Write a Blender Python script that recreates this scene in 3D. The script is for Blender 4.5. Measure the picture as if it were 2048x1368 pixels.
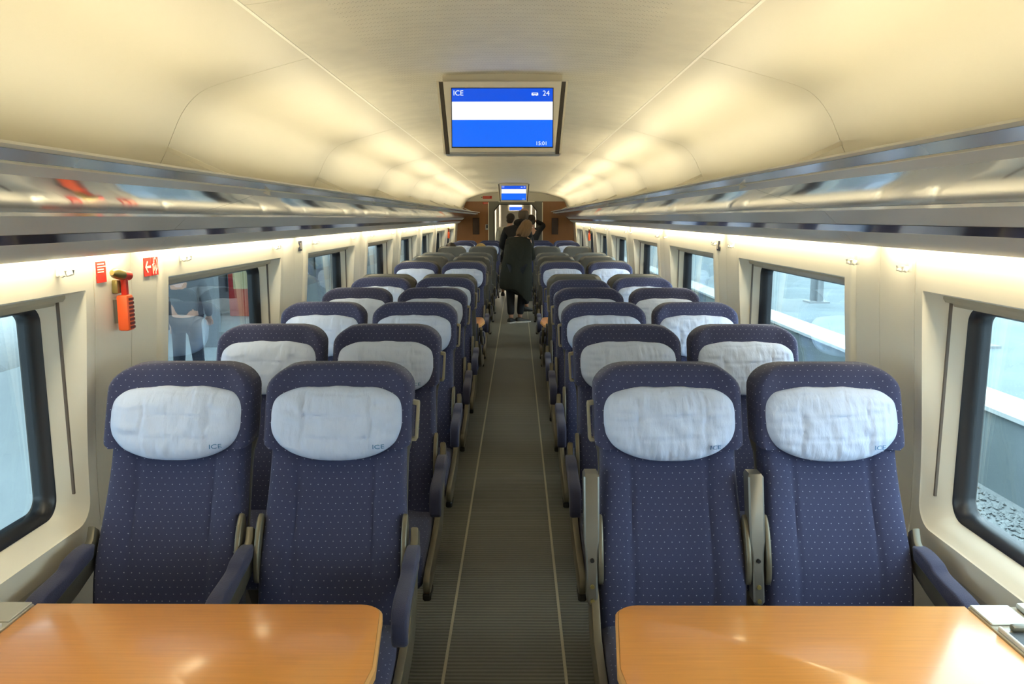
import bpy, bmesh, math, random
from mathutils import Vector, Matrix, noise
random.seed(7)
sc = bpy.context.scene
for o in list(bpy.data.objects): bpy.data.objects.remove(o)
COL = sc.collection

# ------------------------------------------------------------------ camera
cd = bpy.data.cameras.new('camera'); cam = bpy.data.objects.new('camera', cd); COL.objects.link(cam)
cd.sensor_width = 36.0; cd.lens = 1600.0 / 2048.0 * 36.0; cd.clip_start = 0.02; cd.clip_end = 300
PITCH = math.radians(8.811); YAW = math.radians(-0.389)
cam.location = (0.045, 0, 1.66)
cam.rotation_euler = (math.pi / 2 - PITCH, 0, -YAW)
sc.camera = cam

# ------------------------------------------------------------------ light and exposure
sc.view_settings.view_transform = 'Standard'; sc.view_settings.look = 'None'
sc.view_settings.gamma = 1.0; sc.view_settings.exposure = 1.0
sc.view_settings.use_curve_mapping = False
w = bpy.data.worlds.new('overcast_sky'); sc.world = w; w.use_nodes = True
bg = w.node_tree.nodes['Background']
bg.inputs['Color'].default_value = (0.80, 0.93, 1.0, 1); bg.inputs['Strength'].default_value = 4.2
LAMP_COL = (1.0, 0.87, 0.575)
COVE_STRENGTH = 13.5      # lamps in the rack lip, shining up at the ceiling
WALL_STRENGTH = 15.5      # strip lamps under the rack, shining down the wall

# ------------------------------------------------------------------ materials
def lin(r, g, b):
    f = lambda c: (c / 255 / 12.92) if c / 255 <= 0.04045 else ((c / 255 + 0.055) / 1.055) ** 2.4
    return (f(r), f(g), f(b))
MATS = {}
def mat(name, col, rough=0.5, metal=0.0, noise=0.0, nscale=20.0, bump=0.0, bscale=80.0, emit=None, estr=1.0, coat=0.0, spec=None, stretch=None, sheen=0.0):
    if name in MATS: return MATS[name]
    m = bpy.data.materials.new(name); m.use_nodes = True; nt = m.node_tree
    p = nt.nodes['Principled BSDF']
    p.inputs['Base Color'].default_value = (*col, 1); p.inputs['Roughness'].default_value = rough
    p.inputs['Metallic'].default_value = metal; p.inputs['Coat Weight'].default_value = coat
    p.inputs['Coat Roughness'].default_value = 0.14
    if spec is not None: p.inputs['Specular IOR Level'].default_value = spec
    if sheen: p.inputs['Sheen Weight'].default_value = sheen
    if emit:
        p.inputs['Emission Color'].default_value = (*emit, 1); p.inputs['Emission Strength'].default_value = estr
    tc = nt.nodes.new('ShaderNodeTexCoord')
    src = tc.outputs['Object']
    if stretch:
        mp = nt.nodes.new('ShaderNodeMapping'); mp.inputs['Scale'].default_value = stretch
        nt.links.new(src, mp.inputs['Vector']); src = mp.outputs['Vector']
    if noise:
        n = nt.nodes.new('ShaderNodeTexNoise'); n.inputs['Scale'].default_value = nscale; n.inputs['Detail'].default_value = 5
        nt.links.new(src, n.inputs['Vector'])
        r = nt.nodes.new('ShaderNodeMapRange'); r.inputs['To Min'].default_value = 1 - noise; r.inputs['To Max'].default_value = 1 + noise
        nt.links.new(n.outputs['Fac'], r.inputs['Value'])
        mx = nt.nodes.new('ShaderNodeVectorMath'); mx.operation = 'SCALE'; mx.inputs[0].default_value = col
        nt.links.new(r.outputs['Result'], mx.inputs['Scale']); nt.links.new(mx.outputs['Vector'], p.inputs['Base Color'])
    if bump:
        n2 = nt.nodes.new('ShaderNodeTexNoise'); n2.inputs['Scale'].default_value = bscale; n2.inputs['Detail'].default_value = 3
        nt.links.new(src, n2.inputs['Vector'])
        b = nt.nodes.new('ShaderNodeBump'); b.inputs['Strength'].default_value = bump; b.inputs['Distance'].default_value = 0.004
        nt.links.new(n2.outputs['Fac'], b.inputs['Height']); nt.links.new(b.outputs['Normal'], p.inputs['Normal'])
    MATS[name] = m
    return m

def dot_mat(name, col, dot, pu, pv, rad, rough, use_normal=True, plane='xz', sheen=0.0, zone=None):
    """cloth or panel with a staggered lattice of dots, in object space"""
    m = mat(name, col, rough, noise=0.12, nscale=9, bump=0.25, bscale=500, sheen=sheen); nt = m.node_tree; N = nt.nodes; L = nt.links
    p = N['Principled BSDF']; tc = N.new('ShaderNodeTexCoord')
    sep = N.new('ShaderNodeSeparateXYZ'); L.new(tc.outputs['Object'], sep.inputs[0])
    def M(op, a, b=None):
        n = N.new('ShaderNodeMath'); n.operation = op
        for i, v in enumerate((a, b)):
            if v is None: continue
            if isinstance(v, (int, float)): n.inputs[i].default_value = v
            else: L.new(v, n.inputs[i])
        return n.outputs[0]
    X, Y, Z = sep.outputs
    if use_normal:
        sn = N.new('ShaderNodeSeparateXYZ'); L.new(tc.outputs['Normal'], sn.inputs[0])
        side = M('GREATER_THAN', M('ABSOLUTE', sn.outputs[0]), 0.75)
        u = M('ADD', M('MULTIPLY', X, M('SUBTRACT', 1.0, side)), M('MULTIPLY', Y, side))
        v = M('ADD', Z, M('MULTIPLY', Y, M('SUBTRACT', 0.8, M('MULTIPLY', side, 0.8))))
    else:
        u, v = X, Y
    u = M('DIVIDE', u, pu); v = M('DIVIDE', v, pv)
    row = M('FLOOR', v)
    odd = M('MULTIPLY', M('MODULO', M('ADD', row, 1000.0), 2.0), 0.5)
    uu = M('SUBTRACT', M('FRACT', M('ADD', M('ADD', u, 1000.0), odd)), 0.5)
    vv = M('SUBTRACT', M('FRACT', M('ADD', v, 1000.0)), 0.5)
    d = M('SQRT', M('ADD', M('POWER', M('MULTIPLY', uu, pu), 2.0), M('POWER', M('MULTIPLY', vv, pv), 2.0)))
    mask = M('LESS_THAN', d, rad)
    if zone:   # perforated band only
        k = M('FRACT', M('DIVIDE', M('ADD', Y, zone[0]), zone[1]))
        mask = M('MULTIPLY', mask, M('LESS_THAN', k, zone[2]))
        mask = M('MULTIPLY', mask, M('LESS_THAN', M('ABSOLUTE', X), zone[3]))
    mx = N.new('ShaderNodeMix'); mx.data_type = 'RGBA'
    old = p.inputs['Base Color'].links[0].from_socket
    L.new(mask, mx.inputs[0]); L.new(old, mx.inputs[6]); mx.inputs[7].default_value = (*dot, 1)
    L.new(mx.outputs[2], p.inputs['Base Color'])
    return m

M_wall = mat('cream_wall_panel', (0.76, 0.72, 0.62), 0.45, noise=0.03, nscale=6, bump=0.04, bscale=900)
M_lower = mat('grey_lower_wall', (0.58, 0.56, 0.51), 0.6, noise=0.05, nscale=5, bump=0.05, bscale=600)
M_ceil = mat('ceiling_side_panel', (0.72, 0.68, 0.57), 0.46, noise=0.02, nscale=3)
M_ceilc = dot_mat('perforated_ceiling_panel', (0.80, 0.76, 0.64), (0.42, 0.38, 0.30), 0.012, 0.009, 0.0019, 0.55, use_normal=False, zone=(0.2, 0.045, 0.42, 0.45))
M_trim = mat('bright_aluminium_trim', (0.86, 0.80, 0.64), 0.35)
M_gap = mat('dark_joint', (0.05, 0.045, 0.04), 0.8)
M_rack = mat('polished_rack_panel', (0.50, 0.52, 0.55), 0.09, 0.72, noise=0.03, nscale=4)
M_rackf = mat('satin_rack_aluminium', (0.55, 0.57, 0.60), 0.16, 0.6, noise=0.03, nscale=10)
M_rackl = mat('grey_rack_fascia', (0.60, 0.59, 0.57), 0.35, 0.0, noise=0.03, nscale=6)
M_mirror = mat('dark_mirror_strip', (0.30, 0.28, 0.28), 0.08, 0.9)
M_cove = mat('cove_lamp_glow', (1, 1, 1), 0.5, emit=LAMP_COL, estr=COVE_STRENGTH)
M_strip = mat('wall_lamp_glow', (1, 1, 1), 0.5, emit=LAMP_COL, estr=WALL_STRENGTH)
M_fabric = dot_mat('navy_dotted_plush', (0.027, 0.034, 0.096), (0.27, 0.29, 0.42), 0.0228, 0.0235, 0.0016, 0.85, sheen=0.12)
M_pad = mat('navy_plain_plush', (0.030, 0.034, 0.085), 0.8, noise=0.2, nscale=30, bump=0.3, bscale=300, sheen=0.15)
M_cloth = mat('pale_blue_cotton', (0.47, 0.565, 0.79), 0.9, noise=0.06, nscale=14, bump=0.7, bscale=42, stretch=(2.2, 1, 0.7))
M_ink = mat('blue_print', (0.05, 0.16, 0.34), 0.8)
M_shell = mat('grey_seat_shell', (0.15, 0.145, 0.13), 0.33, noise=0.05, nscale=12)
M_champ = mat('champagne_plastic', (0.15, 0.135, 0.10), 0.33, 0.35, noise=0.05, nscale=15)
M_hand = mat('beige_handle', (0.30, 0.28, 0.21), 0.4, 0.1)
M_steel = mat('grey_satin_metal', (0.17, 0.165, 0.15), 0.35, 0.55, noise=0.06, nscale=20)
M_black = mat('black_plastic', (0.012, 0.012, 0.013), 0.45)
M_rubber = mat('black_window_rubber', (0.018, 0.018, 0.022), 0.35)
M_blind = mat('beige_blind_rail', (0.46, 0.42, 0.32), 0.4, 0.2)
M_slot = mat('brown_guide_slot', (0.14, 0.11, 0.09), 0.6)
M_wood = mat('beech_laminate', (0.70, 0.30, 0.062), 0.30, noise=0.16, nscale=5, coat=0.5, stretch=(1.2, 26, 26))
M_woode = mat('beech_edge', (0.70, 0.36, 0.12), 0.35, noise=0.06, nscale=20)
M_panelw = mat('brown_wood_veneer', (0.34, 0.145, 0.045), 0.38, noise=0.12, nscale=4, stretch=(3, 3, 0.8))
M_poster = mat('dark_brown_notice_board', (0.05, 0.022, 0.010), 0.3, noise=0.4, nscale=8)
M_white = mat('white_plastic', (0.62, 0.62, 0.59), 0.4)
M_cons = mat('warm_grey_console', (0.46, 0.44, 0.37), 0.25, coat=.4)
M_greyp = mat('grey_portal', (0.20, 0.195, 0.16), 0.45)
M_red = mat('red_sign', lin(214, 50, 36), 0.5)
M_orange = mat('orange_plastic', (0.90, 0.13, 0.03), 0.4)
M_dred = mat('dark_red_grip', (0.20, 0.012, 0.012), 0.5)
M_brass = mat('olive_brass', (0.34, 0.28, 0.10), 0.35, 0.6)
M_bsign = mat('dark_blue_sign', (0.02, 0.025, 0.06), 0.5)
M_pale = mat('pale_print', (0.85, 0.78, 0.62), 0.6)
M_tvf = mat('beige_screen_frame', (0.84, 0.79, 0.67), 0.4, 0.1)
M_tvg = mat('brown_screen_groove', (0.09, 0.075, 0.06), 0.5)
M_scrb = mat('screen_blue_top', (0, 0, 0), 0.3, emit=lin(0, 80, 222), estr=0.55)
M_scrb2 = mat('screen_blue_lower', (0, 0, 0), 0.3, emit=lin(0, 103, 247), estr=0.55)
M_scrw = mat('screen_white', (0, 0, 0), 0.3, emit=(0.93, 0.98, 1.0), estr=0.56)
M_stripe = mat('pale_floor_strip', (0.50, 0.47, 0.36), 0.4, 0.2)
M_skin = mat('skin', (0.52, 0.29, 0.20), 0.6)
M_coat = mat('black_green_wool', (0.012, 0.013, 0.008), 0.95, noise=0.3, nscale=20)
M_jack = mat('black_jacket', (0.008, 0.008, 0.010), 0.85)
M_ljack = mat('pale_grey_jacket', (0.40, 0.38, 0.31), 0.9, noise=0.1, nscale=20)
M_jean = mat('dark_trousers', (0.010, 0.012, 0.018), 0.9)
M_hairb = mat('dark_blond_hair', (0.17, 0.095, 0.04), 0.6, noise=0.3, nscale=40, stretch=(1, 1, .3))
M_hairy = mat('blond_hair', (0.45, 0.30, 0.10), 0.6, noise=0.3, nscale=40)
M_haird = mat('dark_hair', (0.022, 0.014, 0.010), 0.6)
M_hairg = mat('greying_hair', (0.10, 0.075, 0.055), 0.7)
M_shoe = mat('black_shoe', (0.01, 0.01, 0.011), 0.5)
M_sole = mat('white_sole', (0.75, 0.75, 0.72), 0.5)

def carpet():
    m = mat('ribbed_grey_carpet', (0.060, 0.058, 0.047), 0.8); nt = m.node_tree; N = nt.nodes; L = nt.links; p = N['Principled BSDF']
    tc = N.new('ShaderNodeTexCoord'); wv = N.new('ShaderNodeTexWave'); wv.bands_direction = 'Y'; wv.wave_type = 'BANDS'
    wv.inputs['Scale'].default_value = 1 / 0.024 / 3.1831 ; wv.inputs['Distortion'].default_value = 0.25; wv.inputs['Detail'].default_value = 1
    L.new(tc.outputs['Object'], wv.inputs['Vector'])
    ns = N.new('ShaderNodeTexNoise'); ns.inputs['Scale'].default_value = 3.0; ns.inputs['Detail'].default_value = 6; L.new(tc.outputs['Object'], ns.inputs['Vector'])
    cr = N.new('ShaderNodeValToRGB'); cr.color_ramp.elements[0].color = (0.085, 0.086, 0.073, 1); cr.color_ramp.elements[1].color = (0.195, 0.198, 0.175, 1)
    L.new(wv.outputs['Fac'], cr.inputs['Fac'])
    mr = N.new('ShaderNodeMapRange'); mr.inputs['To Min'].default_value = 0.8; mr.inputs['To Max'].default_value = 1.2; L.new(ns.outputs['Fac'], mr.inputs['Value'])
    vm = N.new('ShaderNodeVectorMath'); vm.operation = 'SCALE'; L.new(cr.outputs['Color'], vm.inputs[0]); L.new(mr.outputs['Result'], vm.inputs['Scale'])
    L.new(vm.outputs['Vector'], p.inputs['Base Color'])
    b = N.new('ShaderNodeBump'); b.inputs['Strength'].default_value = 0.5; b.inputs['Distance'].default_value = 0.003
    L.new(wv.outputs['Fac'], b.inputs['Height']); L.new(b.outputs['Normal'], p.inputs['Normal'])
    p.inputs['Roughness'].default_value = 0.42
    return m
M_carpet = carpet()

def glass():
    m = bpy.data.materials.new('window_glass'); m.use_nodes = True; nt = m.node_tree; N = nt.nodes; L = nt.links
    N.remove(N['Principled BSDF']); out = N['Material Output']
    tr = N.new('ShaderNodeBsdfTransparent'); tr.inputs['Color'].default_value = (0.80, 0.88, 0.90, 1)
    gl = N.new('ShaderNodeBsdfGlossy'); gl.inputs['Roughness'].default_value = 0.01; gl.inputs['Color'].default_value = (0.9, 0.95, 1, 1)
    lw = N.new('ShaderNodeLayerWeight'); lw.inputs['Blend'].default_value = 0.5     # Facing output: 0 head-on, 1 grazing
    pw = N.new('ShaderNodeMath'); pw.operation = 'POWER'; pw.inputs[1].default_value = 4.0; L.new(lw.outputs['Facing'], pw.inputs[0])
    fr = N.new('ShaderNodeMapRange'); fr.inputs['To Min'].default_value = 0.06; fr.inputs['To Max'].default_value = 1.0; L.new(pw.outputs[0], fr.inputs['Value'])
    mx = N.new('ShaderNodeMixShader'); L.new(fr.outputs['Result'], mx.inputs[0]); L.new(tr.outputs[0], mx.inputs[1]); L.new(gl.outputs[0], mx.inputs[2])
    L.new(mx.outputs[0], out.inputs['Surface'])
    return m
M_glass = glass()

# ------------------------------------------------------------------ mesh helpers
class MB:
    def __init__(s): s.v = []; s.f = []
    def add(s, vs, fs):
        n = len(s.v); s.v += [tuple(p) for p in vs]; s.f += [tuple(i + n for i in f) for f in fs]; return s
    def box(s, x0, x1, y0, y1, z0, z1):
        vs = [(x, y, z) for z in (z0, z1) for y in (y0, y1) for x in (x0, x1)]
        return s.add(vs, [(0, 2, 3, 1), (4, 5, 7, 6), (0, 1, 5, 4), (2, 6, 7, 3), (0, 4, 6, 2), (1, 3, 7, 5)])
    def rbox(s, x0, x1, y0, y1, z0, z1, r=0.01, seg=2):
        bm = bmesh.new(); bmesh.ops.create_cube(bm, size=1)
        for v in bm.verts: v.co = Vector(((x0 + x1) / 2 + v.co.x * (x1 - x0), (y0 + y1) / 2 + v.co.y * (y1 - y0), (z0 + z1) / 2 + v.co.z * (z1 - z0)))
        bmesh.ops.bevel(bm, geom=bm.edges[:], offset=r, segments=seg, profile=0.5, affect='EDGES')
        return s.bm(bm)
    def bm(s, bm):
        bm.verts.index_update()
        s.add([v.co[:] for v in bm.verts], [[v.index for v in f.verts] for f in bm.faces]); bm.free(); return s
    def loft(s, secs, cap=True, closed=True):
        n = len(secs[0]); vs = [p for q in secs for p in q]; fs = []
        for i in range(len(secs) - 1):
            for j in range(n if closed else n - 1):
                k = (j + 1) % n
                fs.append((i * n + j, i * n + k, (i + 1) * n + k, (i + 1) * n + j))
        if cap and closed: fs.append(tuple(range(n))[::-1]); fs.append(tuple((len(secs) - 1) * n + j for j in range(n)))
        return s.add(vs, fs)
    def prism(s, poly, axis, a, b, r=0.0):
        """polygon of (u,v) extruded along an axis; x: (y,z), y: (x,z), z: (x,y)"""
        mk = {'x': lambda u, v, t: (t, u, v), 'y': lambda u, v, t: (u, t, v), 'z': lambda u, v, t: (u, v, t)}[axis]
        bm = bmesh.new(); lo = [bm.verts.new(mk(u, v, a)) for u, v in poly]; hi = [bm.verts.new(mk(u, v, b)) for u, v in poly]
        bm.faces.new(lo[::-1]); bm.faces.new(hi); n = len(poly)
        for i in range(n): bm.faces.new((lo[i], lo[(i + 1) % n], hi[(i + 1) % n], hi[i]))
        bmesh.ops.recalc_face_normals(bm, faces=bm.faces[:])
        if r:
            es = [e for e in bm.edges if (e.verts[0] in lo) == (e.verts[1] in lo)]
            bmesh.ops.bevel(bm, geom=es, offset=r, segments=2, profile=0.5, affect='EDGES')
        return s.bm(bm)
    def tube(s, pts, r, n=8, cap=True):
        pts = [Vector(p) for p in pts]; rs = r if isinstance(r, (list, tuple)) else [r] * len(pts); secs = []
        for i, p in enumerate(pts):
            d = (pts[min(i + 1, len(pts) - 1)] - pts[max(i - 1, 0)]).normalized()
            up = Vector((0, 0, 1)) if abs(d.z) < 0.9 else Vector((0, 1, 0))
            a = d.cross(up).normalized(); b = a.cross(d)
            secs.append([p + (a * math.cos(t) + b * math.sin(t)) * rs[i] for t in [2 * math.pi * k / n for k in range(n)]])
        return s.loft(secs, cap)
    def ball(s, c, r, nu=14, nv=10):
        secs = []
        for i in range(nv + 1):
            t = math.pi * (0.002 + 0.996 * i / nv)
            secs.append([(c[0] + r[0] * math.sin(t) * math.cos(a), c[1] + r[1] * math.sin(t) * math.sin(a), c[2] - r[2] * math.cos(t)) for a in [2 * math.pi * k / nu for k in range(nu)]])
        return s.loft(secs)
    def xf(s, fn): s.v = [tuple(fn(*p)) for p in s.v]; return s
    def mesh(s, name, m, smooth=35):
        me = bpy.data.meshes.new(name); me.from_pydata(s.v, [], s.f)
        bm = bmesh.new(); bm.from_mesh(me); bmesh.ops.recalc_face_normals(bm, faces=bm.faces[:]); bm.to_mesh(me); bm.free()
        me.materials.append(m)
        if smooth:
            me.polygons.foreach_set('use_smooth', [True] * len(me.polygons)); me.set_sharp_from_angle(angle=math.radians(smooth))
        me.update(); return me
    def build(s, name, m, parent=None, smooth=35, loc=None): return link(name, s.mesh(name, m, smooth), parent, loc)

def link(name, me, parent=None, loc=None, rz=0.0):
    o = bpy.data.objects.new(name, me); COL.objects.link(o)
    if parent: o.parent = parent
    if loc: o.location = loc
    if rz: o.rotation_euler = (0, 0, rz)
    return o
def tag(o, label, cat, group=None):
    o['label'] = label; o['category'] = cat
    if group: o['group'] = group
    return o
def thing(name, label, cat, loc=(0, 0, 0), rz=0.0, group=None):
    o = link(name, None, None, loc, rz); o.empty_display_size = 0.1; return tag(o, label, cat, group)
def struct(o): o['kind'] = 'structure'; return o
def text_mesh(txt, size, m, name, align='LEFT', bold=0.0):
    c = bpy.data.curves.new('lettering', 'FONT'); c.body = txt; c.size = size; c.align_x = align; c.offset = bold; c.resolution_u = 3
    o = bpy.data.objects.new('lettering_source', c); COL.objects.link(o)
    dg = bpy.context.evaluated_depsgraph_get(); me = bpy.data.meshes.new_from_object(o.evaluated_get(dg))
    bpy.data.objects.remove(o); bpy.data.curves.remove(c)
    me.materials.clear(); me.materials.append(m); me.name = name
    return me
def catmull(pts, n=6):
    out = []
    for i in range(len(pts) - 1):
        p0 = pts[max(i - 1, 0)]; p1 = pts[i]; p2 = pts[i + 1]; p3 = pts[min(i + 2, len(pts) - 1)]
        for k in range(n):
            t = k / n
            out.append(tuple(0.5 * (2 * b + (c - a) * t + (2 * a - 5 * b + 4 * c - d) * t * t + (3 * b - a - 3 * c + d) * t ** 3) for a, b, c, d in zip(p0, p1, p2, p3)))
    out.append(tuple(pts[-1])); return out
def rrect(y0, y1, z0, z1, rt, rb, n=6):
    """outline of a rounded rectangle in (y,z), counter-clockwise from lower left"""
    out = []
    for cy, cz, r, a0 in ((y1 - rb, z0 + rb, rb, -90), (y1 - rt, z1 - rt, rt, 0), (y0 + rt, z1 - rt, rt, 90), (y0 + rb, z0 + rb, rb, 180)):
        for k in range(n + 1):
            a = math.radians(a0 + 90 * k / n); out.append((cy + r * math.cos(a), cz + r * math.sin(a)))
    return out
def sm(a, b, x):
    t = min(1, max(0, (x - a) / (b - a))); return t * t * (3 - 2 * t)

# ------------------------------------------------------------------ the carriage shell
J0, JP = 2.77, 2.06                       # first panel joint ahead of the viewer, joint spacing
YS, YE = J0 - 4 * JP, 17.9
JOINTS = [J0 + JP * k for k in range(-4, 8)]   # -5.47 .. 17.19
def wx(z):                                # inner half width of the side wall at height z
    return 1.325 - 0.045 * sm(0.75, 1.60, z) if z > 0.75 else 1.325

fl = MB(); fl.box(-1.40, 1.40, YS, YE, -0.06, 0.0)
floor = struct(fl.build('floor', M_carpet, None, 0))
for i, sx in enumerate((-1, 1)):
    struct(MB().box(sx * 0.224 - 0.0055, sx * 0.224 + 0.0055, YS, YE, 0.0, 0.003).build('trim_%d' % (i + 1), M_stripe, None, 0))

WIN_N = [0]
def window(sx, y0, y1):
    """frame, pane, blind rail and guide slots of one window; opening y0..y1 in the wall"""
    WIN_N[0] += 1
    root = struct(link('window_%d' % WIN_N[0], None)); X = 1.400
    oi = rrect(y0 + 0.075, y1 - 0.075, 0.745, 1.40, 0.05, 0.06); oo = rrect(y0 + 0.094, y1 - 0.094, 0.768, 1.380, 0.035, 0.045)
    m = MB(); m.loft([[(sx * (X - 0.012), y, z) for y, z in oi], [(sx * (X - 0.010), y, z) for y, z in rrect(y0 + 0.082, y1 - 0.082, 0.754, 1.393, 0.045, 0.055)], [(sx * (X + 0.016), y, z) for y, z in oo], [(sx * (X + 0.05), y, z) for y, z in oo]], cap=False)
    m.build('rubber_frame', M_rubber, root, 50)
    g = MB().box(*sorted((sx * (X + 0.022), sx * (X + 0.028))), y0 + .088, y1 - .088, .762, 1.386)
    g.build('pane', M_glass, root, 0)
    b = MB(); b.prism([(sx * x, z) for x, z in ((1.335, 1.432), (1.335, 1.418), (1.341, 1.408), (1.355, 1.408), (1.36, 1.396), (1.38, 1.394), (1.388, 1.405), (1.388, 1.432))], 'y', y0 + 0.012, y1 - 0.012)
    b.build('blind_rail', M_blind, root, 25)
    for yy, s in ((y0, 1), (y1, -1)):
        ya = yy + s * 0.036; MB().box(*sorted((sx * 1.350, sx * 1.366)), *sorted((ya - s * 0.004, ya + s * 0.006)), 0.80, 1.42).build('guide_slot', M_slot, root, 0)

WALL = {}
for sx, side in ((-1, 'left'), (1, 'right')):
    root = struct(link('wall_' + side, None)); WALL[sx] = root
    for k in range(len(JOINTS)):
        ja = JOINTS[k]; jb = JOINTS[k + 1] if k + 1 < len(JOINTS) else YE
        full = jb - ja > 2
        # lower wall
        MB().box(*sorted((sx * 1.325, sx * 1.46)), ja + 0.001, jb - 0.001, 0.0, 0.62).build('lower_panel', M_lower, root, 0)
        if not full:
            zs = [0.62 + i * 0.05 for i in range(20)] + [1.60]
            m = MB(); m.loft([[(sx * wx(z), ja + .002, z), (sx * wx(z), jb, z), (sx * 1.44, jb, z), (sx * 1.44, ja + .002, z)] for z in zs]); m.build('pillar_panel', M_wall, root); continue
        y0, y1 = ja + 0.27, jb - 0.32
        # pillar strips either side of the window module
        zs = [0.62 + i * 0.05 for i in range(20)] + [1.60]
        for a, b in ((ja + 0.0015, y0 - 0.075), (y1 + 0.075, jb - 0.0015)):
            m = MB(); m.loft([[(sx * (wx(z) + 0.012), a, z), (sx * (wx(z) + 0.012), b, z), (sx * 1.44, b, z), (sx * 1.44, a, z)] for z in zs]); m.build('pillar_panel', M_wall, root, 0)
        # window module: outer border -> opening -> reveal -> frame
        yc, zc = (y0 + y1) / 2, 1.05
        op = rrect(y0, y1, 0.70, 1.44, 0.004, 0.075)
        A, B, Z0, Z1 = y0 - 0.075, y1 + 0.075, 0.62, 1.60
        def out(y, z, A=A, B=B, yc=yc, zc=zc):
            dy, dz = y - yc, z - zc; t = 1e9
            if dy > 1e-6: t = min(t, (B - yc) / dy)
            if dy < -1e-6: t = min(t, (A - yc) / dy)
            if dz > 1e-6: t = min(t, (Z1 - zc) / dz)
            if dz < -1e-6: t = min(t, (Z0 - zc) / dz)
            return (yc + dy * t, zc + dz * t)
        # opening resampled so that the outer rectangle keeps its corners
        fine = []
        for i in range(len(op)):
            p, q = op[i], op[(i + 1) % len(op)]; n = max(1, int(math.hypot(q[0] - p[0], q[1] - p[1]) / 0.06))
            fine += [(p[0] + (q[0] - p[0]) * j / n, p[1] + (q[1] - p[1]) * j / n) for j in range(n)]
        def clampo(p, A=A, B=B, y0=y0, y1=y1):
            # border point: straight out from the opening edge (corners filled by snapping)
            y, z = p; oy, oz = y, z
            fy0, fy1 = y0 + 0.09, y1 - 0.09
            if z > 1.435: oz = Z1
            if z < 0.705: oz = Z0
            if y < y0 + 0.002: oy = A
            if y > y1 - 0.002: oy = B
            if 0.7 < z < 0.78 and (y < y0 + 0.08): oy, oz = A + (y - y0) * 0.9, Z0 + (z - 0.70) * 0.9
            if 0.7 < z < 0.78 and (y > y1 - 0.08): oy, oz = B - (y1 - y) * 0.9, Z0 + (z - 0.70) * 0.9
            return (oy, oz)
        rings = []
        ob = [clampo(p) for p in fine]
        def edge(y, z, A=A, B=B):   # module border rolls back to the pillar strips
            d = min(y - A, B - y); return 0.018 * (1 - sm(0.0, 0.028, d))
        rings.append([(sx * (wx(z) + 0.05), y, z) for y, z in ob])
        for t in (0.0, 0.12, 0.25, 0.4, 0.6, 0.8, 1.0):
            pts = [(a[0] + (b[0] - a[0]) * t, a[1] + (b[1] - a[1]) * t) for a, b in zip(ob, fine)]
            rings.append([(sx * (wx(z) + edge(y, z)), y, z) for y, z in pts])
        ri = []
        for y, z in fine:   # reveal: slopes in to the frame
            ri.append((y0 + 0.03 + (y - y0) * (y1 - y0 - 0.06) / (y1 - y0), 0.722 + (z - 0.70) * (1.425 - 0.722) / 0.74))
        rings.append([(sx * (wx(z) + 0.006), y + (yy - y) * 0.15, z + (zz - z) * 0.15) for (y, z), (yy, zz) in zip(fine, ri)])
        rings.append([(sx * 1.345, yy, zz) for yy, zz in ri])
        rf = [(y0 + 0.078 + (y - y0) * (y1 - y0 - 0.156) / (y1 - y0), 0.747 + (z - 0.70) * (1.399 - 0.747) / 0.74) for y, z in fine]
        rings.append([(sx * 1.395, y, z) for y, z in rf]); rings.append([(sx * 1.44, y, z) for y, z in rf])
        m = MB(); m.loft(rings, cap=False); m.build('window_surround', M_wall, root, 40)
        window(sx, y0, y1)

# ceiling
CP = catmull([(.648, 2.187), (.85, 2.132), (.985, 2.092), (1.045, 2.055), (1.088, 2.002), (1.117, 1.945), (1.145, 1.885), (1.18, 1.82), (1.215, 1.74)], 5)
ceil = struct(link('ceiling', None))
cj = [YS, -3.92, -1.91, 0.1, 2.11, 4.12, 6.13, 8.14, 10.15, 12.16, 14.17, 16.18, YE]
for a, b in zip(cj[:-1], cj[1:]):
    xs = [-0.643 + 1.286 * i / 14 for i in range(15)]
    m = MB(); top = [(x, 2.187 + 0.045 * (1 - (x / 0.65) ** 2)) for x in xs]
    m.loft([[(x, y, z) for x, z in top] + [(x, y, z + 0.012) for x, z in top[::-1]] for y in (a + 0.0012, b - 0.0012)])
    m.build('centre_panel', M_ceilc, ceil, 30)
for sx in (-1, 1):
    MB().prism([(sx * .6415, 2.1866), (sx * .6500, 2.1850), (sx * .6500, 2.2), (sx * .6415, 2.2)], 'y', YS, YE).build('joint_strip', mat('white_joint_strip', (0.93, 0.90, 0.80), .4), ceil, 0)
    for k in range(len(JOINTS)):
        ja = JOINTS[k]; jb = JOINTS[k + 1] if k + 1 < len(JOINTS) else YE
        m = MB(); m.loft([[(sx * x, y, z) for x, z in CP] + [(sx * (x + 0.010), y, z + 0.008) for x, z in CP[::-1]] for y in (ja + 0.002, jb - 0.002)])
        m.build('side_panel', M_ceil, ceil, 30)
# outer skin keeps daylight out behind the joints
sk = MB()
prof = [(-1.46, 0), (-1.46, 0.70)]
shell_top = [(1.47, 1.46), (1.40, 1.75), (1.25, 2.12), (0.9, 2.32), (0, 2.42)]
pp = [(-x, z) for x, z in shell_top] + [(x, z) for x, z in shell_top[::-1]][1:]
sk.loft([[(x, y, z) for x, z in pp] for y in (YS - .05, YE + 14)], cap=False, closed=False)
struct(sk.build('trim_3', M_gap, None, 0))
struct(MB().box(-1.47, 1.47, YS - 0.06, YS, -0.06, 2.42).build('wall_back', M_panelw, None, 0))

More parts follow.
